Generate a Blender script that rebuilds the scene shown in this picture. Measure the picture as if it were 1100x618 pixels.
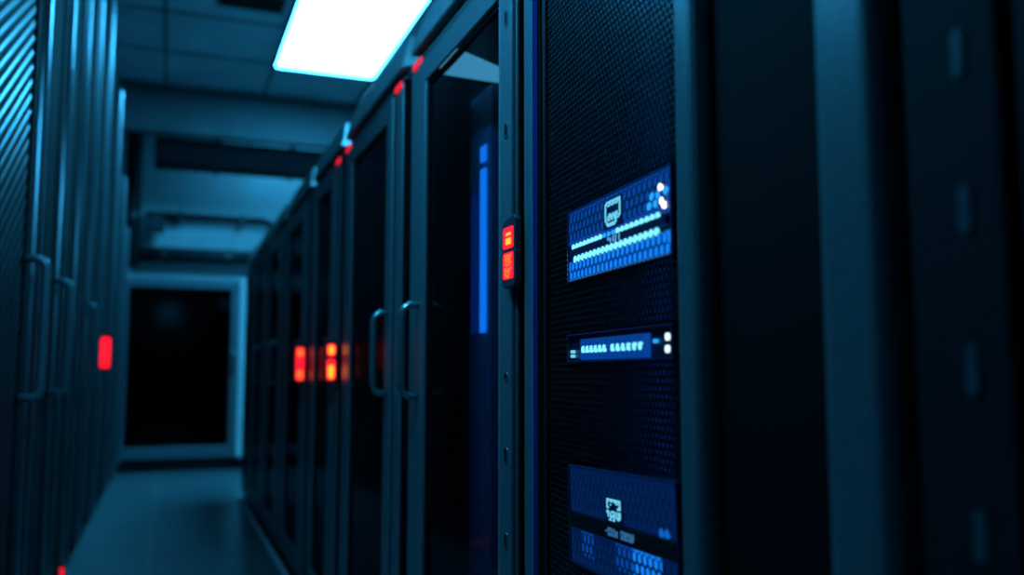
import bpy, bmesh, math, random
from mathutils import Vector, Matrix
random.seed(7)
R = math.radians
S = bpy.context.scene
for o in list(bpy.data.objects): bpy.data.objects.remove(o)
COL = S.collection

# ------------------------------------------------------------------ camera
FPX = 950.0
PITCH = math.atan(91 / FPX)
YAW = math.atan(372 * math.cos(PITCH) / FPX)
cam = bpy.data.objects.new('camera', bpy.data.cameras.new('camera'))
COL.objects.link(cam)
cam.data.sensor_width = 36.0
cam.data.lens = FPX / 1100 * 36.0
cam.location = (0, 0, 1.24)
cam.rotation_euler = (math.pi / 2 + PITCH, 0, -YAW)
cam.data.clip_start = 0.02
cam.data.dof.use_dof = True
cam.data.dof.focus_distance = 1.72
cam.data.dof.aperture_fstop = 1.7
S.camera = cam

# ------------------------------------------------------------------ world and exposure
w = bpy.data.worlds.new('world'); S.world = w; w.use_nodes = True
w.node_tree.nodes['Background'].inputs[0].default_value = (0.0, 0.02, 0.05, 1)
w.node_tree.nodes['Background'].inputs[1].default_value = 0.2
vs = S.view_settings
vs.view_transform = 'Standard'; vs.look = 'None'; vs.exposure = 0.0; vs.gamma = 1.0
vs.use_curve_mapping = False
try:
    S.cycles.use_denoising = True
    S.cycles.max_bounces = 10; S.cycles.diffuse_bounces = 5; S.cycles.glossy_bounces = 5
    S.cycles.transparent_max_bounces = 16
    S.cycles.sample_clamp_indirect = 4.0
    S.cycles.caustics_reflective = False; S.cycles.caustics_refractive = False
except Exception: pass
LAMP_COL = (0.040, 0.50, 1.0)
LAMP_STRENGTH = 30.0
NEAR_FILL_STRENGTH = 5.0
END_FILL_STRENGTH = 9.0
PENDANT_FILL_STRENGTH = 62.0

# ------------------------------------------------------------------ materials
def nodes(name):
    m = bpy.data.materials.new(name); m.use_nodes = True
    nt = m.node_tree
    return m, nt, nt.nodes['Principled BSDF']

def metal(name, col, rough=0.35, metallic=0.0, spec=0.5, bump=0.0, scale=60.0, var=0.15):
    m, nt, b = nodes(name)
    b.inputs['Roughness'].default_value = rough
    b.inputs['Metallic'].default_value = metallic
    b.inputs['Specular IOR Level'].default_value = spec
    tc = nt.nodes.new('ShaderNodeTexCoord')
    n = nt.nodes.new('ShaderNodeTexNoise'); n.inputs['Scale'].default_value = scale
    nt.links.new(tc.outputs['Object'], n.inputs['Vector'])
    r = nt.nodes.new('ShaderNodeValToRGB')
    r.color_ramp.elements[0].position = 0.3; r.color_ramp.elements[1].position = 0.7
    r.color_ramp.elements[0].color = tuple(c * (1 - var) for c in col) + (1,)
    r.color_ramp.elements[1].color = tuple(min(1, c * (1 + var)) for c in col) + (1,)
    nt.links.new(n.outputs['Fac'], r.inputs['Fac'])
    nt.links.new(r.outputs['Color'], b.inputs['Base Color'])
    if bump:
        bp = nt.nodes.new('ShaderNodeBump'); bp.inputs['Strength'].default_value = bump
        bp.inputs['Distance'].default_value = 0.002
        nt.links.new(n.outputs['Fac'], bp.inputs['Height'])
        nt.links.new(bp.outputs['Normal'], b.inputs['Normal'])
    return m

def emit(name, col, strength):
    m, nt, b = nodes(name)
    b.inputs['Base Color'].default_value = (0.02, 0.02, 0.02, 1)
    b.inputs['Emission Color'].default_value = (*col, 1)
    b.inputs['Emission Strength'].default_value = strength
    return m

def glass_mat(name, tint, ior=1.45, rough=0.02):
    m = bpy.data.materials.new(name); m.use_nodes = True
    nt = m.node_tree; nt.nodes.clear()
    out = nt.nodes.new('ShaderNodeOutputMaterial')
    tr = nt.nodes.new('ShaderNodeBsdfTransparent'); tr.inputs[0].default_value = (*tint, 1)
    gl = nt.nodes.new('ShaderNodeBsdfGlossy'); gl.inputs['Roughness'].default_value = rough
    gl.inputs[0].default_value = (0.24, 0.28, 0.31, 1)
    fr = nt.nodes.new('ShaderNodeFresnel'); fr.inputs[0].default_value = ior
    mx = nt.nodes.new('ShaderNodeMixShader')
    geo = nt.nodes.new('ShaderNodeNewGeometry'); inv = nt.nodes.new('ShaderNodeMath'); inv.operation = 'SUBTRACT'; inv.inputs[0].default_value = 1.0
    mul = nt.nodes.new('ShaderNodeMath'); mul.operation = 'MULTIPLY'
    nt.links.new(geo.outputs['Backfacing'], inv.inputs[1]); nt.links.new(fr.outputs[0], mul.inputs[0]); nt.links.new(inv.outputs[0], mul.inputs[1])
    nt.links.new(mul.outputs[0], mx.inputs[0]); nt.links.new(tr.outputs[0], mx.inputs[1])
    nt.links.new(gl.outputs[0], mx.inputs[2]); nt.links.new(mx.outputs[0], out.inputs[0])
    return m

def tiled(name, col, line, sx, sy, ox, oy, width, rough, spec=0.5, var=0.12):
    """flat colour with thin straight joints every sx, sy metres, in object space"""
    m, nt, b = nodes(name)
    b.inputs['Roughness'].default_value = rough
    b.inputs['Specular IOR Level'].default_value = spec
    tc = nt.nodes.new('ShaderNodeTexCoord'); sp = nt.nodes.new('ShaderNodeSeparateXYZ')
    nt.links.new(tc.outputs['Object'], sp.inputs[0])
    def mth(op, a, b_=None):
        n = nt.nodes.new('ShaderNodeMath'); n.operation = op
        for i, v in enumerate((a, b_)):
            if v is None: continue
            if isinstance(v, (int, float)): n.inputs[i].default_value = v
            else: nt.links.new(v, n.inputs[i])
        return n.outputs[0]
    fs = []
    for ax, s, o in (('X', sx, ox), ('Y', sy, oy)):
        t = mth('ADD', sp.outputs[ax], -o + 100 * s)
        t = mth('MODULO', t, s)
        t = mth('MINIMUM', t, mth('SUBTRACT', s, t))
        fs.append(mth('LESS_THAN', t, width / 2))
    mask = mth('MAXIMUM', fs[0], fs[1])
    n = nt.nodes.new('ShaderNodeTexNoise'); n.inputs['Scale'].default_value = 2.5; n.inputs['Detail'].default_value = 6
    nt.links.new(tc.outputs['Object'], n.inputs['Vector'])
    r = nt.nodes.new('ShaderNodeValToRGB')
    r.color_ramp.elements[0].position = 0.3; r.color_ramp.elements[1].position = 0.7
    r.color_ramp.elements[0].color = tuple(c * (1 - var) for c in col) + (1,)
    r.color_ramp.elements[1].color = tuple(c * (1 + var) for c in col) + (1,)
    nt.links.new(n.outputs['Fac'], r.inputs['Fac'])
    mx = nt.nodes.new('ShaderNodeMix'); mx.data_type = 'RGBA'
    nt.links.new(mask, mx.inputs[0]); nt.links.new(r.outputs['Color'], mx.inputs[6])
    mx.inputs[7].default_value = (*line, 1)
    nt.links.new(mx.outputs[2], b.inputs['Base Color'])
    return m

M = {}
M['floor'] = tiled('floor tile', (0.15, 0.18, 0.19), (0.24, 0.27, 0.28), 1.2, 1.2, -0.06, 0.2, 0.02, 0.32)
M['ceiling'] = tiled('ceiling tile', (0.7, 0.76, 0.78), (0.3, 0.33, 0.35), 1.14, 1.14, -0.12, 9.98, 0.012, 0.9, 0.1)
M['wall'] = metal('painted wall', (0.55, 0.62, 0.64), 0.6, var=0.06, scale=3)
M['soffit'] = metal('grey soffit', (0.10, 0.13, 0.14), 0.7, var=0.1, scale=3)
M['black'] = metal('black powder coat', (0.006, 0.007, 0.008), 0.5, spec=0.3)
M['void'] = metal('black interior', (0.003, 0.003, 0.004), 0.8, spec=0.1)
M['dark'] = metal('dark steel', (0.03, 0.036, 0.042), 0.4, spec=0.5)
M['frame'] = metal('grey blue steel', (0.17, 0.21, 0.23), 0.36, metallic=0.4, spec=0.5, bump=0.03, scale=200)
M['post'] = metal('brushed steel post', (0.42, 0.47, 0.50), 0.30, metallic=1.0, spec=0.5, bump=0.03, scale=200)
M['panel'] = metal('dark door panel', (0.02, 0.025, 0.03), 0.35, spec=0.5)
M['cap'] = metal('light grey cap', (0.36, 0.42, 0.45), 0.32, metallic=0.35, spec=0.5)
M['bright'] = metal('bright aluminium', (0.75, 0.8, 0.82), 0.25, metallic=0.6)
M['mesh'] = metal('perforated steel', (0.09, 0.11, 0.12), 0.33, metallic=1.0)
M['ribs'] = metal('ribbed steel', (0.012, 0.015, 0.017), 0.32, metallic=0.0, spec=0.4)
M['matte'] = metal('matte dark door', (0.012, 0.015, 0.018), 0.75, spec=0.12)
M['handle'] = metal('satin handle', (0.30, 0.36, 0.38), 0.25, metallic=0.85)
M['pipe'] = metal('dark pipe', (0.02, 0.025, 0.03), 0.6, spec=0.2)
M['duct'] = metal('black duct', (0.008, 0.01, 0.012), 0.8, spec=0.1)
M['tip'] = metal('cap glint plate', (0.8, 0.85, 0.87), 0.3, metallic=1.0)
M['white'] = metal('white trim and glints', (0.8, 0.84, 0.85), 0.4)
M['glass'] = glass_mat('smoked glass', (0.55, 0.62, 0.68), rough=0.10)
M['darkglass'] = glass_mat('black tinted glass', (0.03, 0.035, 0.05), rough=0.12)
M['lamp'] = emit('lamp diffuser', LAMP_COL, LAMP_STRENGTH)
M['fill_near'] = emit('near fill diffuser', LAMP_COL, NEAR_FILL_STRENGTH)
M['fill_end'] = emit('end wall fill diffuser', LAMP_COL, END_FILL_STRENGTH)
M['fill_pendant'] = emit('pendant fill diffuser', LAMP_COL, PENDANT_FILL_STRENGTH)
M['interior'] = metal('navy interior', (0.03, 0.035, 0.05), 0.6)
M['red'] = emit('red light', (1.0, 0.006, 0.02), 1.6)
M['redstrip'] = emit('red marker light', (0.9, 0.01, 0.03), 1.0)
M['amber'] = emit('amber light', (1.0, 0.22, 0.01), 3.0)
M['orange'] = emit('orange light', (1.0, 0.10, 0.012), 2.2)
M['strip'] = emit('blue strip light', (0.006, 0.22, 0.95), 2.3)
M['reflection_glow'] = emit('pale reflection glow', (0.06, 0.28, 0.42), 2.6)
M['glow_low'] = emit('blue backlight', (0.006, 0.22, 0.95), 1.0)
M['glow_dim'] = emit('dim blue backlight', (0.002, 0.065, 0.42), 0.75)
M['glow_faint'] = emit('faint blue backlight', (0.001, 0.022, 0.16), 0.45)
M['led'] = emit('cyan led', (0.20, 0.80, 1.0), 1.25)
M['led_dim'] = emit('blue led', (0.02, 0.35, 1.0), 1.1)
M['led_white'] = emit('white led', (1.0, 0.9, 0.72), 2.2)
M['icon'] = emit('lit badge', (0.16, 0.68, 0.95), 0.95)
M['text'] = emit('lit lettering', (0.06, 0.26, 0.62), 0.45)
M['grille'] = emit('self-glowing grille plastic', (0.0, 0.06, 0.40), 0.55)  # web emits by itself in place of backlight passing through it
M['grille_dim'] = emit('dim grille plastic', (0.0, 0.012, 0.09), 0.45)  # weaker emission, likewise imitating backlight through the web
M['slot'] = metal('slot plate', (0.10, 0.14, 0.16), 0.3, metallic=0.3)

# ------------------------------------------------------------------ mesh helpers
class MB:
    def __init__(s): s.v = []; s.f = []
    def box(s, x0, x1, y0, y1, z0, z1):
        n = len(s.v)
        s.v += [(x, y, z) for x in (x0, x1) for y in (y0, y1) for z in (z0, z1)]
        s.f += [tuple(n + i for i in q) for q in ((0, 1, 3, 2), (4, 6, 7, 5), (0, 4, 5, 1), (2, 3, 7, 6), (0, 2, 6, 4), (1, 5, 7, 3))]
        return s
    def prism(s, pts, axis, a0, a1):
        """extrude a 2-D outline along an axis; pts in the remaining two axes in order"""
        n = len(s.v); k = len(pts)
        for a in (a0, a1):
            for p, q in pts:
                s.v.append({'x': (a, p, q), 'y': (p, a, q), 'z': (p, q, a)}[axis])
        s.f.append(tuple(range(n, n + k))); s.f.append(tuple(range(n + 2 * k - 1, n + k - 1, -1)))
        for i in range(k):
            j = (i + 1) % k
            s.f.append((n + i, n + k + i, n + k + j, n + j))
        return s
    def ring(s, outer, inner, axis, a0, a1):
        """frame: closed outline with a hole (same vertex count)"""
        n = len(s.v); k = len(outer)
        def put(a, p, q): s.v.append({'x': (a, p, q), 'y': (p, a, q), 'z': (p, q, a)}[axis])
        for a in (a0, a1):
            for p, q in outer: put(a, p, q)
            for p, q in inner: put(a, p, q)
        O0, I0, O1, I1 = n, n + k, n + 2 * k, n + 3 * k
        for i in range(k):
            j = (i + 1) % k
            s.f += [(O0 + i, O0 + j, I0 + j, I0 + i), (O1 + i, I1 + i, I1 + j, O1 + j),
                    (O0 + i, O1 + i, O1 + j, O0 + j), (I0 + i, I0 + j, I1 + j, I1 + i)]
        return s
    def rectring(s, y0, y1, z0, z1, wy0, wy1, wz0, wz1, x0, x1):
        o = [(y0, z0), (y1, z0), (y1, z1), (y0, z1)]
        i = [(y0 + wy0, z0 + wz0), (y1 - wy1, z0 + wz0), (y1 - wy1, z1 - wz1), (y0 + wy0, z1 - wz1)]
        return s.ring(o, i, 'x', x0, x1)
    def tube(s, path, r, seg=10, flat=1.0):
        P = [Vector(p) for p in path]; n0 = len(s.v); up = None
        for i, p in enumerate(P):
            t = (P[min(i + 1, len(P) - 1)] - P[max(i - 1, 0)]).normalized()
            if up is None:
                up = Vector((0, 0, 1)) if abs(t.z) < 0.9 else Vector((0, 1, 0))
            u = (up - t * up.dot(t)).normalized(); v = t.cross(u); up = u
            for k in range(seg):
                a = 2 * math.pi * k / seg
                s.v.append(tuple(p + u * (r * math.cos(a)) + v * (r * flat * math.sin(a))))
        for i in range(len(P) - 1):
            for k in range(seg):
                a = n0 + i * seg + k; b = n0 + i * seg + (k + 1) % seg
                s.f.append((a, b, b + seg, a + seg))
        s.f.append(tuple(n0 + k for k in range(seg))[::-1])
        s.f.append(tuple(n0 + (len(P) - 1) * seg + k for k in range(seg)))
        return s
    def comb(s, y0, y1, z0, z1, p, ratio, x0, t, skip=None):
        """hexagonal perforated sheet facing -x, thickness t"""
        rr = p / math.sqrt(3); row = 1.5 * rr; cache = {}
        def vert(x, y, z):
            k = (round(x, 5), round(y, 5), round(z, 5))
            if k not in cache:
                cache[k] = len(s.v); s.v.append((x, y, z))
            return cache[k]
        nz = int((z1 - z0 - 2 * rr) / row) + 1; ny = int((y1 - y0) / p)
        oz = z0 + (z1 - z0 - (nz - 1) * row) / 2; oy = y0 + (y1 - y0 - (ny - 0.5) * p) / 2 + p / 4
        for j in range(nz):
            for i in range(ny):
                cy = oy + i * p + (p / 2 if j % 2 else 0); cz = oz + j * row
                if cy + p / 2 > y1 + 1e-6: continue
                if skip and skip(cy, cz): continue
                an = [math.pi / 6 + k * math.pi / 3 for k in range(6)]
                o = [vert(x0, cy + rr * math.cos(a), cz + rr * math.sin(a)) for a in an]
                n = len(s.v)
                s.v += [(x0, cy + rr * ratio * math.cos(a), cz + rr * ratio * math.sin(a)) for a in an]
                s.v += [(x0 + t, cy + rr * ratio * math.cos(a), cz + rr * ratio * math.sin(a)) for a in an]
                for k in range(6):
                    l = (k + 1) % 6
                    s.f.append((o[k], n + k, n + l, o[l]))
                    s.f.append((n + k, n + 6 + k, n + 6 + l, n + l))
        return s
    def build(s, name, mat, parent=None, bevel=0.0, smooth=False, seg=2):
        me = bpy.data.meshes.new(name); me.from_pydata(s.v, [], s.f); me.validate()
        bm = bmesh.new(); bm.from_mesh(me); bmesh.ops.recalc_face_normals(bm, faces=bm.faces); bm.to_mesh(me); bm.free()
        me.materials.append(mat)
        if smooth:
            for p in me.polygons: p.use_smooth = True
        o = bpy.data.objects.new(name, me); COL.objects.link(o)
        if parent: o.parent = parent
        if bevel:
            b = o.modifiers.new('bevel', 'BEVEL'); b.width = bevel; b.segments = seg; b.limit_method = 'ANGLE'; b.angle_limit = R(35)
        return o

def rnd(y0, y1, z0, z1, r, n=5, corners=(1, 1, 1, 1)):
    """rounded rectangle outline, corners in the order low-low, high-low, high-high, low-high"""
    out = []
    for k, (cy, cz, a0) in enumerate(((y0, z0, 180), (y1, z0, 270), (y1, z1, 0), (y0, z1, 90))):
        sy = 1 if cy == y0 else -1; sz = 1 if cz == z0 else -1
        q = r if corners[k] else 1e-4
        for i in range(n + 1):
            a = R(a0 + 90 * i / n)
            out.append((cy + sy * q + q * math.cos(a), cz + sz * q + q * math.sin(a)))
    return out

def tag(o, label, cat, group=None, kind=None):
    o['label'] = label; o['category'] = cat
    if group: o['group'] = group
    if kind: o['kind'] = kind
    return o
def thing(name, label, cat, loc, rz=0.0, group=None):
    o = bpy.data.objects.new(name, None); COL.objects.link(o)
    o.location = loc; o.rotation_euler = (0, 0, rz); o.empty_display_size = 0.1
    return tag(o, label, cat, group)
def struct(name, mb, mat, **k):
    o = mb.build(name, mat, **k); o['kind'] = 'structure'; return o
def dup(o, parent, loc):
    c = o.copy(); COL.objects.link(c); c.parent = parent; c.location = loc; return c
def bitmap(mb, rows, y_start, z_top, dy, dz, x0, x1, fill=0.98):
    """lit cells; the picture's left is the high-y end"""
    for r, line in enumerate(rows):
        for c, ch in enumerate(line):
            if ch == '#':
                y = y_start - c * dy; z = z_top - r * dz
                mb.box(x0, x1, y - dy * fill, y, z - dz * fill, z)
    return mb

# ------------------------------------------------------------------ room
CEIL = 4.7
struct('floor', MB().box(-1.6, 3.4, -1.8, 12.75, -0.1, 0), M['floor'])
struct('ceiling', MB().box(-1.6, 3.4, -1.8, 12.75, CEIL, CEIL + 0.1), M['ceiling'])
struct('wall_back', MB().box(-1.6, 3.4, 12.65, 12.75, 0, CEIL), M['wall'])
struct('wall_left', MB().box(-1.7, -1.6, -1.8, 12.75, 0, CEIL), M['soffit'])
struct('wall_right', MB().box(3.4, 3.5, -1.8, 12.75, 0, CEIL), M['soffit'])
struct('wall_front', MB().box(-1.7, 3.5, -1.9, -1.8, 0, CEIL), M['soffit'])
struct('trim_1', MB().box(-1.6, 3.4, 11.22, 11.42, 4.12, CEIL), M['soffit'], bevel=0.01)      # bulkhead beam under the ceiling
struct('trim_2', MB().box(0.700, 0.735, 1.86, 9.2, 0, 0.03), M['white'], bevel=0.006)         # floor strip along the right-hand row
tb = MB()                                                                                     # ceiling grid bars
for k in range(-1, 4): tb.box(-0.12 + 1.14 * k - 0.015, -0.12 + 1.14 * k + 0.015, -1.8, 11.22, CEIL - 0.012, CEIL)
for k in range(-9, 2): tb.box(-1.6, 3.4, 9.98 + 1.14 * k - 0.015, 9.98 + 1.14 * k + 0.015, CEIL - 0.012, CEIL)
struct('trim_3', tb, M['soffit'])

def ceiling_lamp(x0, x1, y0, y1, label, mat='lamp'):
    t = thing('ceiling_light', label, 'ceiling light', ((x0 + x1) / 2, (y0 + y1) / 2, CEIL - 0.045), group='square-cornered white ceiling light panels')
    hx, hy = (x1 - x0) / 2, (y1 - y0) / 2
    o = rnd(-hx, hx, -hy, hy, 0.06); i = rnd(-hx + 0.03, hx - 0.03, -hy + 0.03, hy - 0.03, 0.05)
    MB().ring(o, i, 'z', -0.0, 0.03).build('light_frame', M['soffit'], t)
    MB().prism(i, 'z', 0.004, 0.02).build('diffuser', M[mat], t)
    return t
ceiling_lamp(1.0, 2.17, 7.5, 10.0, 'large glowing white ceiling light panel above the far right-hand cabinets')
ceiling_lamp(-0.1, 1.0, 2.3, 4.6, 'unseen ceiling light panel added as fill over the near end of the aisle', 'fill_near')  # added fill for the near aisle, outside the view
ceiling_lamp(0.95, 2.2, 11.6, 12.3, 'unseen fill panel added behind the ceiling beam to wash the end wall', 'fill_end')  # added to brighten the end wall, out of sight behind the beam

# unseen pendant added as fill, brightening the tops of the right-hand row
t = thing('pendant_fill', 'added slim fill lamp hanging over the aisle in front of the perforated rack', 'lamp', (0.03, 1.92, 2.62))
MB().box(-0.06, 0.06, -0.68, 0.68, 0.0, 0.06).build('lamp_housing', M['dark'], t, bevel=0.008)
MB().box(-0.05, 0.05, -0.66, 0.66, -0.012, 0.0).build('diffuser', M['fill_pendant'], t)
for y in (-0.55, 0.55): MB().tube([(0, y, 0.06), (0, y, CEIL - 2.62)], 0.006, 8).build('hanger_rod', M['dark'], t)

# ceiling vent at the top edge
t = thing('ceiling_vent', 'small dark slatted vent in the ceiling left of the big light panel', 'vent', (0.62, 8.28, CEIL - 0.03))
vf = MB(); vf.ring([(-.3, -.14), (.3, -.14), (.3, .14), (-.3, .14)], [(-.27, -.11), (.27, -.11), (.27, .11), (-.27, .11)], 'z', -0.02, 0.02); vf.build('vent_frame', M['black'], t)
vsl = MB()
for k in range(7): vsl.box(-.27, .27, -.1 + k * .031, -.09 + k * .031, -0.015, 0.015)
vsl.build('slats', M['black'], t)

# ducts and pipes over the end of the aisle
t = thing('air_duct', 'dark rectangular air duct running across under the ceiling beam', 'duct', (0.5, 11.75, 3.79))
MB().box(-0.72, 2.7, -0.3, 0.1, 0, 0.33).build('duct_body', M['duct'], t, bevel=0.015)
for x in (-0.5, 0.4, 1.4, 2.4): MB().tube([(x, -0.1, 0.33), (x, -0.1, CEIL - 3.79)], 0.012, 8).build('hanger_rod', M['dark'], t)
MB().box(-0.02, 0.04, -0.315, 0.115, -0.015, 0.345).build('flange', M['duct'], t)
MB().box(0.9, 0.96, -0.315, 0.115, -0.015, 0.345).build('flange', M['duct'], t)
t = thing('vertical_pipe', 'thick dark pipe rising to the ceiling at the left of the end wall', 'pipe', (-0.47, 12.35, 2.6))
MB().tube([(0, 0, 0), (0, 0, 1.0), (0, 0, 2.09)], 0.10, 16).build('pipe_run', M['pipe'], t, smooth=True)
MB().tube([(0, 0, 0.62), (0, 0, 0.70)], 0.12, 16).build('coupling', M['dark'], t)
t = thing('wall_pipe', 'upper slim dark pipe running level across the end wall', 'pipe', (0.4, 12.5, 3.31))
pth = [(-0.72, 0, 0), (0, 0, 0), (0.78, 0, 0), (0.86, 0, -0.02), (0.9, 0, -0.08), (0.91, 0, -0.3), (0.91, 0, -0.45)]
MB().tube(pth, 0.055, 14).build('pipe_run', M['pipe'], t, smooth=True)
for x in (-0.3, 0.5): MB().box(x - .02, x + .02, -0.065, 0.14, -0.07, 0.07).build('bracket', M['dark'], t)
t = thing('junction_box', 'dark junction box on the left end of the upper pipe', 'junction box', (-0.20, 12.36, 3.06))
MB().box(-0.1, 0.12, -0.06, 0.06, 0, 0.24).build('box_body', M['pipe'], t, bevel=0.01)
MB().box(-0.08, 0.10, -0.07, -0.06, 0.02, 0.22).build('lid', M['dark'], t)
t = thing('wall_pipe', 'lower thick dark pipe running level just above the end cabinet', 'pipe', (0.4, 12.42, 2.78))
MB().tube([(-0.8, 0, 0), (0, 0, 0), (0.95, 0, 0)], 0.10, 16).build('pipe_run', M['pipe'], t, smooth=True)
for x in (-0.5, 0.3): MB().tube([(x, 0, 0), (x + 0.06, 0, 0)], 0.115, 16).build('coupling', M['dark'], t)

# end-of-aisle cabinet
t = thing('end_cabinet', 'wide cabinet closing the end of the aisle, pale frame around a black glass front', 'cabinet', (0.24, 12.0, 0))
MB().box(-0.84, 0.82, 0.03, 0.26, 0.14, 2.44).build('body', M['dark'], t)
MB().box(-0.78, 0.76, 0.05, 0.26, 0.0, 0.14).build('plinth', M['black'], t)
ef = MB()
def yring(mb, xo0, xo1, zo0, zo1, l, r_, b, tt, a0, a1):
    return mb.ring([(xo0, zo0), (xo1, zo0), (xo1, zo1), (xo0, zo1)], [(xo0 + l, zo0 + b), (xo1 - r_, zo0 + b), (xo1 - r_, zo1 - tt), (xo0 + l, zo1 - tt)], 'y', a0, a1)
yring(ef, -0.84, 0.63, 0.16, 2.44, 0.14, 0.10, 0.15, 0.13, -0.01, 0.03).build('front_frame', M['frame'], t, bevel=0.006)
MB().box(-0.70, 0.53, 0.005, 0.03, 0.31, 2.31).build('glass_front', M['darkglass'], t)
MB().box(-0.84, 0.63, -0.03, -0.01, 2.39, 2.45).build('top_rail', M['cap'], t, bevel=0.008)
MB().box(0.63, 0.80, -0.03, 0.03, 0.14, 2.46).build('corner_post', M['white'], t, bevel=0.02, seg=4)
for x0, x1, z0, z1 in ((0.66, 0.79, 2.35, 2.46), (-0.80, -0.71, 2.43, 2.53), (0.63, 0.76, 0.17, 0.28)):
    MB().prism(rnd(x0, x1, z0, z1, 0.03), 'y', -0.05, -0.03).build('corner_fitting', M['white'], t)  # glints on the fittings are put into the near-white colour
MB().box(0.55, 0.585, -0.05, -0.01, 1.2, 1.5).build('handle', M['handle'], t, bevel=0.01)

# ------------------------------------------------------------------ right-hand row of glass-door cabinets
FX = 0.72
def d_handle(parent, y, z0, z1, dep=0.06, r=0.011, side=1, mat='handle'):
    """bow handle standing out along -x*side"""
    s = -side
    p = [(0, y, z0), (s * dep * .6, y, z0), (s * dep * .9, y, z0 + .012), (s * dep, y, z0 + .035), (s * dep, y, (z0 + z1) / 2), (s * dep, y, z1 - .035), (s * dep * .9, y, z1 - .012), (s * dep * .6, y, z1), (0, y, z1)]
    return MB().tube(p, r, 10).build('handle', M[mat], parent, smooth=True)

def cabinet(y0, y1, label, near_frame=True, handle=None, indicators=(), cap_gap=0.07):
    t = thing('server_cabinet', label, 'server cabinet', (FX, (y0 + y1) / 2, 0), group='glass-door server cabinets in the right-hand row')
    h = (y1 - y0) / 2 - 0.008; D = 0.85; nf = 0.155 if near_frame else 0.012
    b = MB()
    b.box(0.03, D, -h, -h + 0.02, 0.1, 2.225).box(0.03, D, h - 0.02, h, 0.1, 2.225)
    b.box(D - 0.02, D, -h + 0.02, h - 0.02, 0.1, 2.225)
    b.box(0.03, D - 0.02, -h + 0.02, h - 0.02, 2.205, 2.225).box(0.03, D - 0.02, -h + 0.02, h - 0.02, 0.1, 0.12)
    b.build('body', M['void'], t)
    MB().box(0.035, D - 0.03, -h + 0.01, h - 0.01, 0.0, 0.1).build('plinth', M['black'], t)
    # fixed frame beside and around the door
    n0 = 0.042 if near_frame else 0.0
    fr = MB().rectring(-h + n0, h - 0.042, 0.105, 2.225, nf - n0 - 0.02 if near_frame else 0.008, 0.085, 0.025, 0.006, 0.0, 0.008)
    fr.build('front_frame', M['frame'], t, bevel=0.003)
    MB().rectring(-h, h, 0.105, 2.224, nf if near_frame else .02, 0.145, 0.03, 0.01, 0.009, 0.03).build('frame_backing', M['void'], t)
    # dark header with marker lights, cap above
    MB().box(0.03, D, -h, h, 2.226, 2.284).build('header', M['void'], t, bevel=0.003)
    MB().box(0.0, 0.03, -h, h, 2.2265, 2.234).build('header_bead', M['frame'], t)
    for k in indicators:
        a, b_ = (h - 0.17, h - 0.07) if k else (-h + 0.05, -h + 0.14)
        MB().box(-0.006, 0.0, a, b_, 2.212, 2.232).build('marker_light', M['redstrip'], t, bevel=0.002)
    # cap: leans back from the header, far top corner well rounded
    prof = [(-h + cap_gap, 2.285), (h - 0.01, 2.285), (h - 0.014, 2.305), (h - 0.04, 2.335), (h - 0.09, 2.366), (h - 0.16, 2.389), (h - 0.25, 2.40), (-h + cap_gap, 2.40)]; n = len(prof)
    cp = MB()
    for xa in (0, 1):
        for p, q in prof:
            lean = 0.018 * (q - 2.285) / 0.107
            cp.v.append((lean if xa == 0 else D - 0.02, p, q))
    cp.f += [tuple(range(n)), tuple(range(2 * n - 1, n - 1, -1))] + [(i, n + i, n + (i + 1) % n, (i + 1) % n) for i in range(n)]
    cp.build('top_cap', M['cap'], t, bevel=0.008, seg=3)
    ce = MB(); yb = -h + cap_gap
    for p, q in ((0.008, 2.292), (0.075, 2.292), (0.09, 2.396), (0.024, 2.396)):      # added end plate, tilted to throw the pendant's glint at the camera
        ce.v += [(p, yb - 0.004 - 0.235 * (p - 0.008) - 0.072 * (q - 2.292), q), (p, yb, q)]
    ce.f += [(0, 2, 4, 6), (1, 7, 5, 3)] + [(2 * i, 2 * i + 1, (2 * i + 3) % 8, (2 * i + 2) % 8) for i in range(4)]
    ce.build('cap_glint', M['tip'], t)
    # door
    dy0, dy1, dz0, dz1 = -h + nf, h - 0.147, 0.15, 2.208
    dr = MB().rectring(dy0, dy1, dz0, dz1, 0.085, 0.085, 0.10, 0.075, -0.008, 0.003)
    dr = dr.build('door', M['frame'], t, bevel=0.003)
    MB().rectring(dy0 + .085, dy1 - .085, dz0 + .10, dz1 - .075, .012, .012, .012, .012, 0.003, 0.02).build('gasket', M['void'], dr)
    MB().box(0.008, 0.016, dy0 + .09, dy1 - .09, dz0 + .105, dz1 - .08).build('glass_pane', M['glass'], dr)
    if handle == 'far': d_handle(dr, dy1 - 0.03, 1.168, 1.445)
    if handle == 'near': d_handle(dr, dy0 + 0.03, 1.168, 1.445)
    for yy in (-h + 0.12, h - 0.16):
        MB().box(0.45, 0.50, yy, yy + 0.045, 0.121, 2.204).build('mounting_rail', M['void'], t)
    return t, dr, h, dy0, dy1

gt, gd, gh, gy0, gy1 = cabinet(1.81, 2.80, 'right-hand cabinet with blue strip light glowing behind its glass door', near_frame=False, handle='far', indicators=(1,))
cabinet(2.82, 3.95, 'right-hand cabinet just beyond the one with the blue strip light, handle on its near edge', handle='near', indicators=(0, 1))
cD = cabinet(3.97, 4.90, 'right-hand cabinet bearing the status box with two separate amber lights', indicators=(0,))
cE = cabinet(4.92, 6.05, 'right-hand cabinet bearing the red status box with joined orange ends')
cabinet(6.07, 7.15, 'right-hand cabinet directly beyond the joined red-orange status box', handle='near')
cabinet(7.17, 8.20, 'second from last glass-door cabinet of the right-hand row', handle='near')
cabinet(8.22, 9.20, 'farthest glass-door cabinet of the right-hand row, nearest the end wall')

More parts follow.
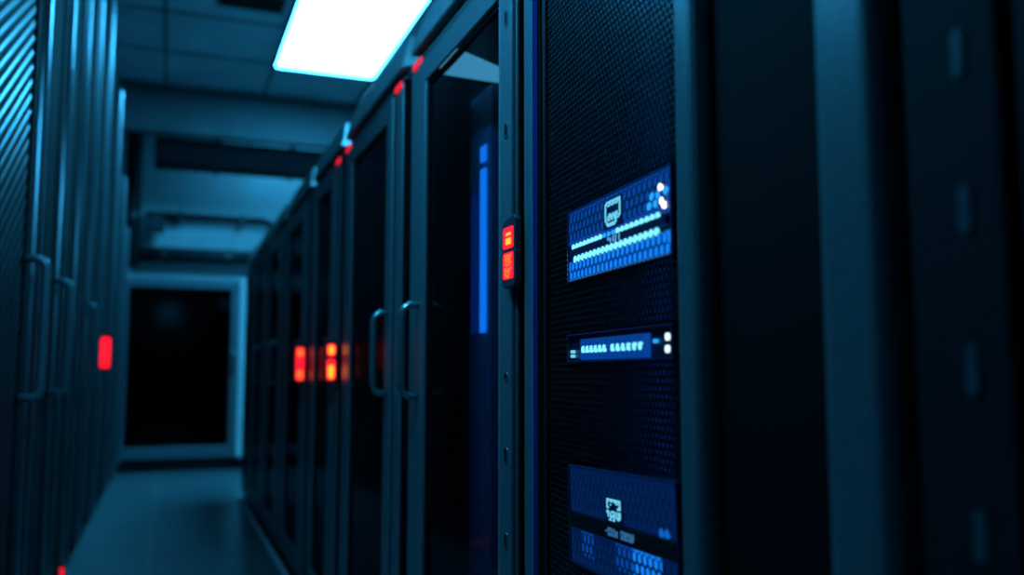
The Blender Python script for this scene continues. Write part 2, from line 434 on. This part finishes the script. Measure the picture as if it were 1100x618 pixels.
# inside the near glass cabinet: rail with a blue strip light, and a glowing wedge standing in for a pale reflection
lx = 0.9 - FX; cyy = (1.81 + 2.80) / 2
MB().box(lx, lx + 0.03, 2.48 - cyy, 2.68 - cyy, 0.12, 2.12).build('inner_panel', metal('blue grey inner panel', (0.22, 0.3, 0.5), 0.5), gt)
ls = MB().box(lx - 0.008, lx + 0.0, 2.52 - cyy, 2.565 - cyy, 1.36, 1.868).box(lx - 0.008, lx, 2.52 - cyy, 2.565 - cyy, 1.89, 1.94)
ls.build('light_strip', M['strip'], gt, bevel=0.003)
MB().box(lx - 0.004, lx - 0.001, 2.575 - cyy, 2.655 - cyy, 1.36, 1.80).build('strip_glow', emit('blue strip glow', (0.001, 0.06, 0.5), 0.45), gt)  # emissive patch in place of the strip's glow on the rail
MB().prism([(0.750 - FX, 2.36 - cyy), (0.945 - FX, 2.478 - cyy), (0.985 - FX, 2.552 - cyy), (0.750 - FX, 2.535 - cyy)], 'z', 2.15, 2.17).build('reflection_wedge', M['reflection_glow'], gt)  # emits to imitate a reflection in the glass door

def stadium(y, z0, z1, r, n=6):
    return [(y + r * math.cos(R(180 + 180 * i / n)), z0 + r + r * math.sin(R(180 + 180 * i / n))) for i in range(n + 1)] + \
           [(y + r * math.cos(R(180 * i / n)), z1 - r + r * math.sin(R(180 * i / n))) for i in range(n + 1)]
# keyhole slots on the near stile of that door
for z0, z1 in ((2.04, 2.082), (1.775, 1.813), (1.219, 1.24), (1.037, 1.074), (0.852, 0.889)):
    y = 1.862 - cyy
    MB().ring(stadium(y, z0, z1, 0.0085), stadium(y, z0 + .004, z1 - .004, 0.0045), 'x', -0.0105, -0.008).build('keyhole_slot', M['handle'], gd)
    MB().prism(stadium(y, z0 + .004, z1 - .004, 0.0045), 'x', -0.009, -0.008).build('slot_recess', M['void'], gd)
MB().box(-0.009, 0.02, 1.8935 + 0.01 - cyy, 1.897 + 0.01 - cyy, 0.26, 2.13).build('edge_bead', M['bright'], gd)

# status box on the near stile of the blue-strip cabinet
def status_panel():
    ca = MB(); yc0, yc1 = 1.768 - cyy, 1.848 - cyy
    prof = rnd(yc0, yc1, 1.425, 1.575, 0.018, 5)
    prof = [(y, z + (0.012 * ((yc1 - y) / (yc1 - yc0)) if z > 1.5 else 0)) for y, z in prof]
    ca.prism(prof, 'x', -0.024, -0.009)
    c = ca.build('status_box', metal('plum grey plastic', (0.05, 0.045, 0.06), 0.35), gt, bevel=0.003)
    ym = (yc0 + yc1) / 2
    for z0, z1 in ((1.512, 1.560), (1.444, 1.503)):
        MB().prism(rnd(yc0 + .01, yc1 - .01, z0, z1, 0.006), 'x', -0.0250, -0.024).build('display', M['red'], c)
    g = MB()
    g.box(-0.0256, -0.0250, ym - .017, ym + .012, 1.541, 1.547).box(-0.0256, -0.0250, ym - .018, ym + .013, 1.521, 1.535)
    g.build('display_bars', M['amber'], c)
    g = MB()
    bitmap(g, ['#.##.#', '.#.#.#', '##.##.', '.#.##.', '#..#.#', '.##.#.', '......', '##.#.#', '#.###.', '.#.#..', '##..#.', '.###..'], ym + 0.02, 1.499, 0.0066, 0.0043, -0.0256, -0.0250)
    g.build('display_glyphs', M['orange'], c)
status_panel()

# status boxes standing out from the two cabinets further on (their lights face back along the aisle)
def beacon(tt, cab_mid, yface, x0, x1, z0, z1, spots, backs, extra=None):
    x0 -= FX; x1 -= FX; y = yface - cab_mid
    c = MB().prism(rnd(x0, x1, z0, z1, 0.02), 'y', y, y + 0.07).build('status_box', M['dark'], tt, bevel=0.004)
    for a, b in backs: MB().prism(rnd(x0 + .008, x1 - .008, a, b, 0.012), 'y', y - .002, y).build('red_window', M['red'], c)
    for a, b, m in spots: MB().prism(rnd(x0 + .015, x1 - .015, a, b, 0.012), 'y', y - .006, y - .002).build('status_light', M[m], c)
beacon(cD[0], (3.97 + 4.90) / 2, 3.96, 0.655, 0.709, 1.195, 1.395, [(1.318, 1.357, 'amber'), (1.213, 1.272, 'amber')], [(1.310, 1.365), (1.205, 1.298)])
beacon(cE[0], (4.92 + 6.05) / 2, 4.92, 0.650, 0.709, 1.18, 1.42, [(1.325, 1.365, 'orange'), (1.205, 1.25, 'orange')], [(1.195, 1.375)])

# ------------------------------------------------------------------ near bank, turned a little into the aisle
BA = R(-4.5)
BO = Vector((0.72, 1.80, 0))
BR = Matrix.Rotation(BA, 4, 'Z')
def bank(x, y, z): return BO + (BR @ Vector((x, y, 0))) + Vector((0, 0, z))
def bank_thing(name, label, cat, x, y, z, group=None): return thing(name, label, cat, bank(x, y, z), BA, group)

t = bank_thing('server_rack', 'black open rack with perforated front and blue-lit servers inside', 'server rack', 0, 0, 0)
D = 0.8
b = MB()
b.box(0.02, D, -0.118, -0.098, 0.1, 2.25).box(0.02, D, -0.815, -0.797, 0.1, 2.25).box(D - .02, D, -0.797, -0.118, 0.1, 2.25)
b.box(0.02, D - .02, -0.797, -0.118, 2.23, 2.25).box(0.02, D - .02, -0.797, -0.118, 0.1, 0.12)
b.build('body', M['interior'], t)
MB().box(0.05, 0.09, -0.795, -0.785, 0.3, 2.15).build('interior_fill', emit('blue interior fill', (0.002, 0.09, 0.6), 3.0), t)  # added blue fill, hidden by the near upright, to tint the perforations
MB().box(0.04, D, -0.80, -0.03, 0, 0.1).build('plinth', M['black'], t)
MB().box(0.0, 0.010, -0.096, -0.030, 0.1, 2.25).build('upright', M['frame'], t, bevel=0.004)
MB().box(0.010, 0.04, -0.116, -0.030, 0.1, 2.25).build('upright_backing', M['void'], t)
MB().box(-0.003, 0.008, -0.1015, -0.0965, 0.1, 2.25).build('edge_strip', metal('blue edge', (0.04, 0.16, 0.6), 0.3), t)
MB().box(-0.012, 0.03, -0.822, -0.752, 0.1, 2.25).build('upright', M['frame'], t, bevel=0.02, seg=4)
MB().box(0.04, 0.07, -0.170, -0.119, 0.12, 2.22).build('mounting_rail', M['void'], t)
MB().box(0.0, D, -0.82, -0.03, 2.255, 2.38).build('top_cap', M['cap'], t, bevel=0.01)
S1 = (-0.720, -0.292, 1.408, 1.541); S2 = (-0.716, -0.288, 1.258, 1.310); S3 = (-0.722, -0.292, 0.905, 1.078)
def skip(y, z):
    for a, b_, c, d in (S1, S2, S3):
        if a - .004 < y < b_ + .004 and c - .004 < z < d + .004: return True
    return False
MB().comb(-0.752, -0.150, 0.13, 2.22, 0.0135, 0.76, 0.012, 0.002, skip).build('perforated_front', M['mesh'], t)
MB().rectring(-0.755, -0.135, 0.11, 2.24, .02, .02, .03, .03, 0.008, 0.035).build('front_frame', M['black'], t)

def server(s, label, x=0.006, roll=0.0):
    y0, y1, z0, z1 = s
    o = bank_thing('server', label, 'server', x, (y0 + y1) / 2, (z0 + z1) / 2, group='blue-lit servers in the perforated rack')
    hy, hz = (y1 - y0) / 2, (z1 - z0) / 2
    o.rotation_euler = (roll, 0, BA)
    MB().box(0.014, 0.6, -hy + .004, hy - .004, -hz + .006, hz - .006).build('chassis', M['black'], o)
    MB().rectring(-hy, hy, -hz, hz, .004, .004, .003, .003, -0.003, 0.014).build('bezel', metal('navy bezel', (0.01, 0.03, 0.12), 0.4), o)
    return o, hy, hz, (y0 + y1) / 2, (z0 + z1) / 2

def hexdot(r, rz, x0, x1):
    return MB().prism([(r * math.cos(R(30 + 60 * k)), rz * math.sin(R(30 + 60 * k))) for k in range(6)], 'x', x0, x1)

# --- three-unit server
o, hy, hz, cy, cz = server(S1, 'tall server with two bright cyan light rows and a lit badge, highest in the rack')
L = lambda y, z: (y - cy, z - cz)
P = 0.0188
MB().box(0.000, 0.014, -hy + .004, hy - .004, 1.477 - cz, 1.537 - cz).build('backlight', M['glow_dim'], o)
MB().box(0.000, 0.014, -hy + .004, hy - .004, 1.412 - cz, 1.445 - cz).build('backlight', M['glow_low'], o)
MB().comb(-hy + .004, hy - .004, 1.474 - cz, 1.542 - cz, P, 0.80, -0.002, 0.0015).build('grille', M['grille_dim'], o)
MB().comb(-hy + .004, hy - .004, 1.405 - cz, 1.449 - cz, P, 0.80, -0.002, 0.0015).build('grille', M['grille'], o)
MB().box(-0.003, 0.006, -hy + .02, hy - .012, 1.4545 - cz, 1.4675 - cz).build('label_strip', metal('navy strip', (0.01, 0.02, 0.08), 0.4), o)
d0 = hexdot(0.0064, 0.0052, -0.003, 0).build('led', M['led'], o); d0.location = (0, *L(-0.322, 1.4715))
n = 20
for k in range(1, n):
    if k in (8, 9, 10): continue
    c = dup(d0, o, (0, *L(-0.322 - 0.0185 * k, 1.4715)))
ds = hexdot(0.005, 0.004, -0.003, 0).build('led', M['led_dim'], o); ds.location = (0, *L(-0.322 - .0185 * 8, 1.4715))
for k in (9, 10): dup(ds, o, (0, *L(-0.322 - 0.0185 * k, 1.4715)))
d1 = hexdot(0.0070, 0.0066, -0.003, 0).build('led', M['led'], o); d1.location = (0, *L(-0.331, 1.4475))
for k in range(1, 19): dup(d1, o, (0, *L(-0.331 - 0.0188 * k, 1.4475)))
wl = hexdot(0.0062, 0.0056, -0.003, 0).build('led', M['led_white'], o); wl['label'] = 'warm white led'
wl.location = (0, *L(-0.684, 1.512))
for y, z in ((-0.688, 1.4905), (-0.695, 1.4835)): dup(wl, o, (0, *L(y, z)))
dm = hexdot(0.0075, 0.0065, -0.0025, 0).build('led', M['led_dim'], o); dm['label'] = 'dim blue led'; dm.location = (0, *L(-0.645, 1.490))
for y, z in ((-0.667, 1.490), (-0.655, 1.503), (-0.700, 1.504), (-0.676, 1.502)): dup(dm, o, (0, *L(y, z)))
bd = MB()
bitmap(bd, ['.###########', '##.##.##.###', '#.##.##.##.#', '#..........#', '#..........#', '#..........#', '#..........#', '#..##.#.##.#', '#.########.#', '#.#.##.##.##', '#.##.#.####.', '.#......#...', '.########...', '..######....'],
       *L(-0.476, 1.5265), 0.0054, 0.0031, -0.0032, -0.0025)
bd.build('badge', M['icon'], o)
MB().box(-0.0025, 0.004, -0.545 - cy, -0.470 - cy, 1.480 - cz, 1.529 - cz).build('badge_plate', metal('navy badge plate', (0.01, 0.025, 0.12), 0.3), o)
tx = MB()
bitmap(tx, ['#..', '#.#', '###', '..#', '..#'], *L(-0.487, 1.4663), 0.0050, 0.0022, -0.0036, -0.003)
bitmap(tx, ['#.#', '#.#', '#.#', '#.#', '###'], *L(-0.509, 1.4663), 0.0050, 0.0022, -0.0036, -0.003)
bitmap(tx, ['#', '#', '#', '#', '#'], *L(-0.533, 1.4668), 0.0045, 0.0024, -0.0036, -0.003)
tx.build('lettering', emit('bright lettering', (0.12, 0.42, 0.85), 0.85), o)
ed = MB()
for k in range(26): ed.box(-0.0035, -0.003, -hy + .010 + k * .0158, -hy + .0195 + k * .0158, -hz + .0005, -hz + .003)
for k in range(6): ed.box(-0.0035, -0.003, hy - .0035, hy - .0012, -hz + .004 + k * .009, -hz + .009 + k * .009)
ed.build('edge_lights', M['text'], o)

# --- one-unit server
o, hy, hz, cy, cz = server(S2, 'slim server with one short row of twelve bright lights, between the two taller ones')
MB().box(0.004, 0.014, -hy + .006, hy - .006, -hz + .004, hz - .004).build('face_plate', metal('navy face', (0.008, 0.015, 0.05), 0.35), o)
MB().box(0.000, 0.004, -0.632 - cy, -0.350 - cy, 1.262 - cz, 1.299 - cz).build('backlight', M['glow_dim'], o)
MB().comb(-0.634 - cy, -0.348 - cy, 1.261 - cz, 1.300 - cz, 0.0188, 0.74, -0.002, 0.0015).build('grille', M['grille'], o)
p0 = MB().prism(rnd(-.0066, .0066, -.0062, .0062, .0055, 4), 'x', -0.003, 0).build('led', M['led'], o)
ys = [-0.368 - 0.0195 * k for k in range(6)] + [-0.500 - 0.0215 * k for k in range(6)]
p0.location = (0, ys[0] - cy, 1.2803 - cz)
for y in ys[1:]: dup(p0, o, (0, y - cy, 1.2803 - cz))
wl = MB().prism(rnd(-.0065, .0065, -.0055, .0055, .0045, 4), 'x', 0.002, 0.0045).build('led', metal('x', (1, 1, 1)), o)
wl.data.materials[0] = emit('cool white led', (0.62, 0.86, 1.0), 1.5); wl['label'] = 'white led'
wl.location = (0, -0.690 - cy, 1.2912 - cz); dup(wl, o, (0, -0.689 - cy, 1.2735 - cz))
sl = MB().prism(rnd(-.005, .005, -.003, .003, .0025, 3), 'x', -0.002, 0.004).build('led', M['icon'], o)
sl.location = (0, -0.309 - cy, 1.2775 - cz); dup(sl, o, (0, -0.309 - cy, 1.2695 - cz))
s2 = MB().prism(rnd(-.004, .004, -.003, .003, .0025, 3), 'x', -0.002, 0.004).build('led', M['led_dim'], o); s2.location = (0, -0.655 - cy, 1.286 - cz)

# --- lower tall server, hanging slightly out of level
o, hy, hz, cy, cz = server(S3, 'tall server low in the rack with dark name strip and patches of glowing blue honeycomb', roll=R(-2.4))
MB().box(0.000, 0.014, -hy + .004, hy - .004, 0.997 - cz, hz - .004).build('backlight', M['glow_faint'], o)
MB().comb(-hy + .004, hy - .004, 0.994 - cz, hz - .001, P, 0.80, -0.002, 0.0015).build('grille', M['grille_dim'], o)
MB().box(-0.004, 0.010, -hy + .006, hy - .006, 0.969 - cz, 0.995 - cz).build('label_strip', M['black'], o)
MB().box(0.000, 0.014, -hy + .004, hy - .004, -hz + .004, 0.969 - cz).build('backlight', M['glow_faint'], o)
MB().box(-0.0003, 0.002, -0.665 - cy, -0.565 - cy, -hz + .004, 0.966 - cz).build('backlight', M['glow_low'], o)
MB().box(-0.0003, 0.002, -0.565 - cy, -0.500 - cy, -hz + .020, 0.966 - cz).build('backlight', M['glow_dim'], o)
MB().box(-0.0003, 0.002, -0.405 - cy, -0.350 - cy, 0.925 - cz, 0.966 - cz).build('backlight', M['glow_dim'], o)
MB().comb(-hy + .004, hy - .004, -hz + .001, 0.972 - cz, P, 0.80, -0.002, 0.0015).build('grille', M['grille_dim'], o)
bd = MB()
bitmap(bd, ['############', '##.##.###.##', '#.......##.#', '#..#.......#', '#.........##', '##.......###', '............', '##..###.#.##', '##.#..#.#.##', '.#.#.##.#.##', '.#.####.####', '...#..#..##.', '..##.##.....'],
       -0.472 - cy, 1.0345 - cz, 0.0047, 0.0027, -0.0032, -0.0025)
bd.build('badge', M['icon'], o)
MB().box(-0.0025, 0.004, -0.535 - cy, -0.466 - cy, 0.998 - cz, 1.037 - cz).build('badge_plate', metal('navy badge plate', (0.008, 0.02, 0.09), 0.3), o)
tx = MB()
rows = [''] * 5; rng = random.Random(3)
glyphs = [['...', '...', '##.', '...', '...'], ['###', '##.', '#..', '##.', '###'], ['##.', '#.#', '.#.', '#.#', '##.'], ['.#.', '##.', '.#.', '.#.', '##.'], ['...', '#.#', '#.#', '#.#', '###'], ['...'] * 5,
          ['###', '#..', '.#.', '.##', '###'], ['#.#', '###', '#.#', '.##', '#.#'], ['##.', '#.#', '##.', '#..', '###'], ['#.#', '##.', '.##', '#.#', '###'], ['.##', '#.#', '#.#', '#.#', '##.']]
for g in glyphs: rows = [rows[i] + g[i] + '.' for i in range(5)]
bitmap(tx, rows, -0.470 - cy, 0.9885 - cz, 0.00255, 0.0026, -0.0055, -0.004)
tx.build('lettering', M['text'], o)
ld = MB().prism(rnd(-.006, .006, -.0062, .0062, .005, 4), 'x', -0.003, 0.004).build('led', emit('soft blue led', (0.006, 0.16, 0.75), 0.7), o)
ld.location = (0, -0.671 - cy, 1.003 - cz); dup(ld, o, (0, -0.689 - cy, 1.0035 - cz))

# near cabinets beyond the rack, towards the camera
t = bank_thing('cable_cabinet', 'narrow black cabinet with a broad grey-blue stile beside the perforated rack', 'cabinet', 0, 0, 0)
MB().box(0.03, 0.7, -1.168, -0.832, 0.1, 2.25).build('body', M['void'], t)
MB().box(0.05, 0.7, -1.165, -0.835, 0.0, 0.1).build('plinth', M['black'], t)
MB().box(0.012, 0.03, -1.060, -0.832, 0.12, 2.23).build('door', M['void'], t, bevel=0.004)
MB().box(-0.012, 0.03, -1.168, -1.068, 0.1, 2.25).build('door_stile', M['frame'], t, bevel=0.02, seg=4)
MB().box(0.0, 0.7, -1.168, -0.832, 2.255, 2.38).build('top_cap', M['cap'], t, bevel=0.01)
t = bank_thing('end_panel_cabinet', 'dark cabinet nearest the camera with a vertical line of slots', 'cabinet', 0, 0, 0)
MB().box(0.03, 0.7, -1.75, -1.188, 0.1, 2.25).build('body', M['void'], t)
MB().box(0.05, 0.7, -1.74, -1.195, 0.0, 0.1).build('plinth', M['black'], t)
MB().box(0.0, 0.03, -1.30, -1.192, 0.1, 2.25).build('slotted_upright', M['matte'], t, bevel=0.005)
MB().box(0.0, 0.03, -1.75, -1.315, 0.1, 2.25).build('door', M['matte'], t, bevel=0.005)
MB().box(0.0, 0.7, -1.75, -1.188, 2.255, 2.38).build('top_cap', M['cap'], t, bevel=0.01)
for k in range(13):
    z = 1.49 + 0.1345 * (4 - k)
    MB().prism(stadium(-1.259, z, z + 0.042, 0.006), 'x', -0.002, 0.004).build('slot_plate', M['slot'], t)

# ------------------------------------------------------------------ left-hand row of tall cabinets
LX = -0.5
def tall(y0, y1, h, label, door='panel', handle=None):
    t = thing('tall_cabinet', label, 'tall cabinet', (LX, (y0 + y1) / 2, 0), group='tall cabinets in the left-hand row')
    w_ = (y1 - y0) / 2 - 0.005; D = 0.8; pw = 0.075
    MB().box(-D, -0.03, -w_, w_, 0.12, h).build('body', M['matte'], t)
    MB().box(-D, -0.05, -w_ + .01, w_ - .01, 0, 0.12).build('plinth', M['black'], t)
    MB().box(-0.03, 0.024, w_ - pw, w_, 0.12, h).build('post', M['post'], t, bevel=0.024, seg=5)
    dy0, dy1 = -w_ + 0.01, w_ - pw - 0.01
    MB().box(-0.03, -0.002, dy1 - 0.12, dy1, 0.12, h).build('door_stile', M['matte'], t, bevel=0.006)
    if door == 'ribbed':
        d = MB().box(-0.03, -0.014, dy0, dy1 - 0.125, 0.16, h - 0.02).build('door', M['matte'], t)
        rb = MB(); a, b = dy0 + 0.03, dy1 - 0.119; z = 0.2
        while z + 0.6 * (b - a) < h - 0.06:
            zz = z + 0.6 * (b - a)
            n = len(rb.v)
            rb.v += [(-0.014, a, z), (-0.014, b, zz), (-0.011, b, zz + .018), (-0.011, a, z + .018), (-0.011, b, zz + .022), (-0.011, a, z + .022), (-0.014, b, zz + .034), (-0.014, a, z + .034)]
            rb.f += [(n, n + 1, n + 2, n + 3), (n + 3, n + 2, n + 4, n + 5), (n + 5, n + 4, n + 6, n + 7), (n, n + 3, n + 5, n + 7), (n + 1, n + 6, n + 4, n + 2)]
            z += 0.058
        rb.build('slanted_ribs', M['ribs'], d)
    else:
        d = MB().box(-0.03, -0.010, dy0, dy1 - 0.125, 0.16, h - 0.02).build('door', M['matte'], t, bevel=0.006)
    if handle:
        p = d_handle(t, handle - (y0 + y1) / 2, 1.145, 1.665, dep=0.072, r=0.016, side=-1, mat='frame'); p.location.x = -0.002
    return t, w_
tall(2.75, 3.94, 4.45, 'nearest tall cabinet on the left, with a slanted-rib door and long bow handle', 'ribbed', 3.72)
tall(3.95, 4.78, 4.45, 'second tall cabinet on the left, dark panel door, middle bow handle', 'panel', 4.60)
t3, w3 = tall(4.79, 5.61, 4.45, 'third tall cabinet on the left, with a small red light near the floor')
tall(5.62, 6.49, 4.45, 'fourth tall cabinet on the left, carrying the farthest bow handle', 'panel', 6.17)
tall(6.50, 7.56, 4.40, 'fifth tall cabinet on the left, just before the one with the red lamp')
tF, wF = tall(7.57, 9.25, 3.98, 'left-hand cabinet with the upright red lamp on its face')
tall(9.26, 10.65, 3.40, 'second from last cabinet of the left-hand row, lower than its nearer neighbours')
tall(10.66, 11.85, 3.02, 'last and lowest cabinet of the left-hand row, beside the end cabinet')
ly = 7.95 - (7.57 + 9.25) / 2
c = MB().prism(rnd(-0.012, 0.078, 1.25, 1.56, 0.02), 'y', ly, ly + 0.1).build('lamp_housing', M['dark'], tF)
MB().prism(rnd(0.0, 0.07, 1.275, 1.525, 0.022), 'y', ly - 0.012, ly).build('red_lamp', M['red'], c)
c = MB().box(-0.03, 0.022, 0.33, 0.38, 0.10, 0.19).build('lamp_bracket', M['dark'], t3)
MB().prism(rnd(-0.012, 0.018, 0.115, 0.175, 0.012), 'y', 0.322, 0.33).build('red_lamp', M['redstrip'], c)
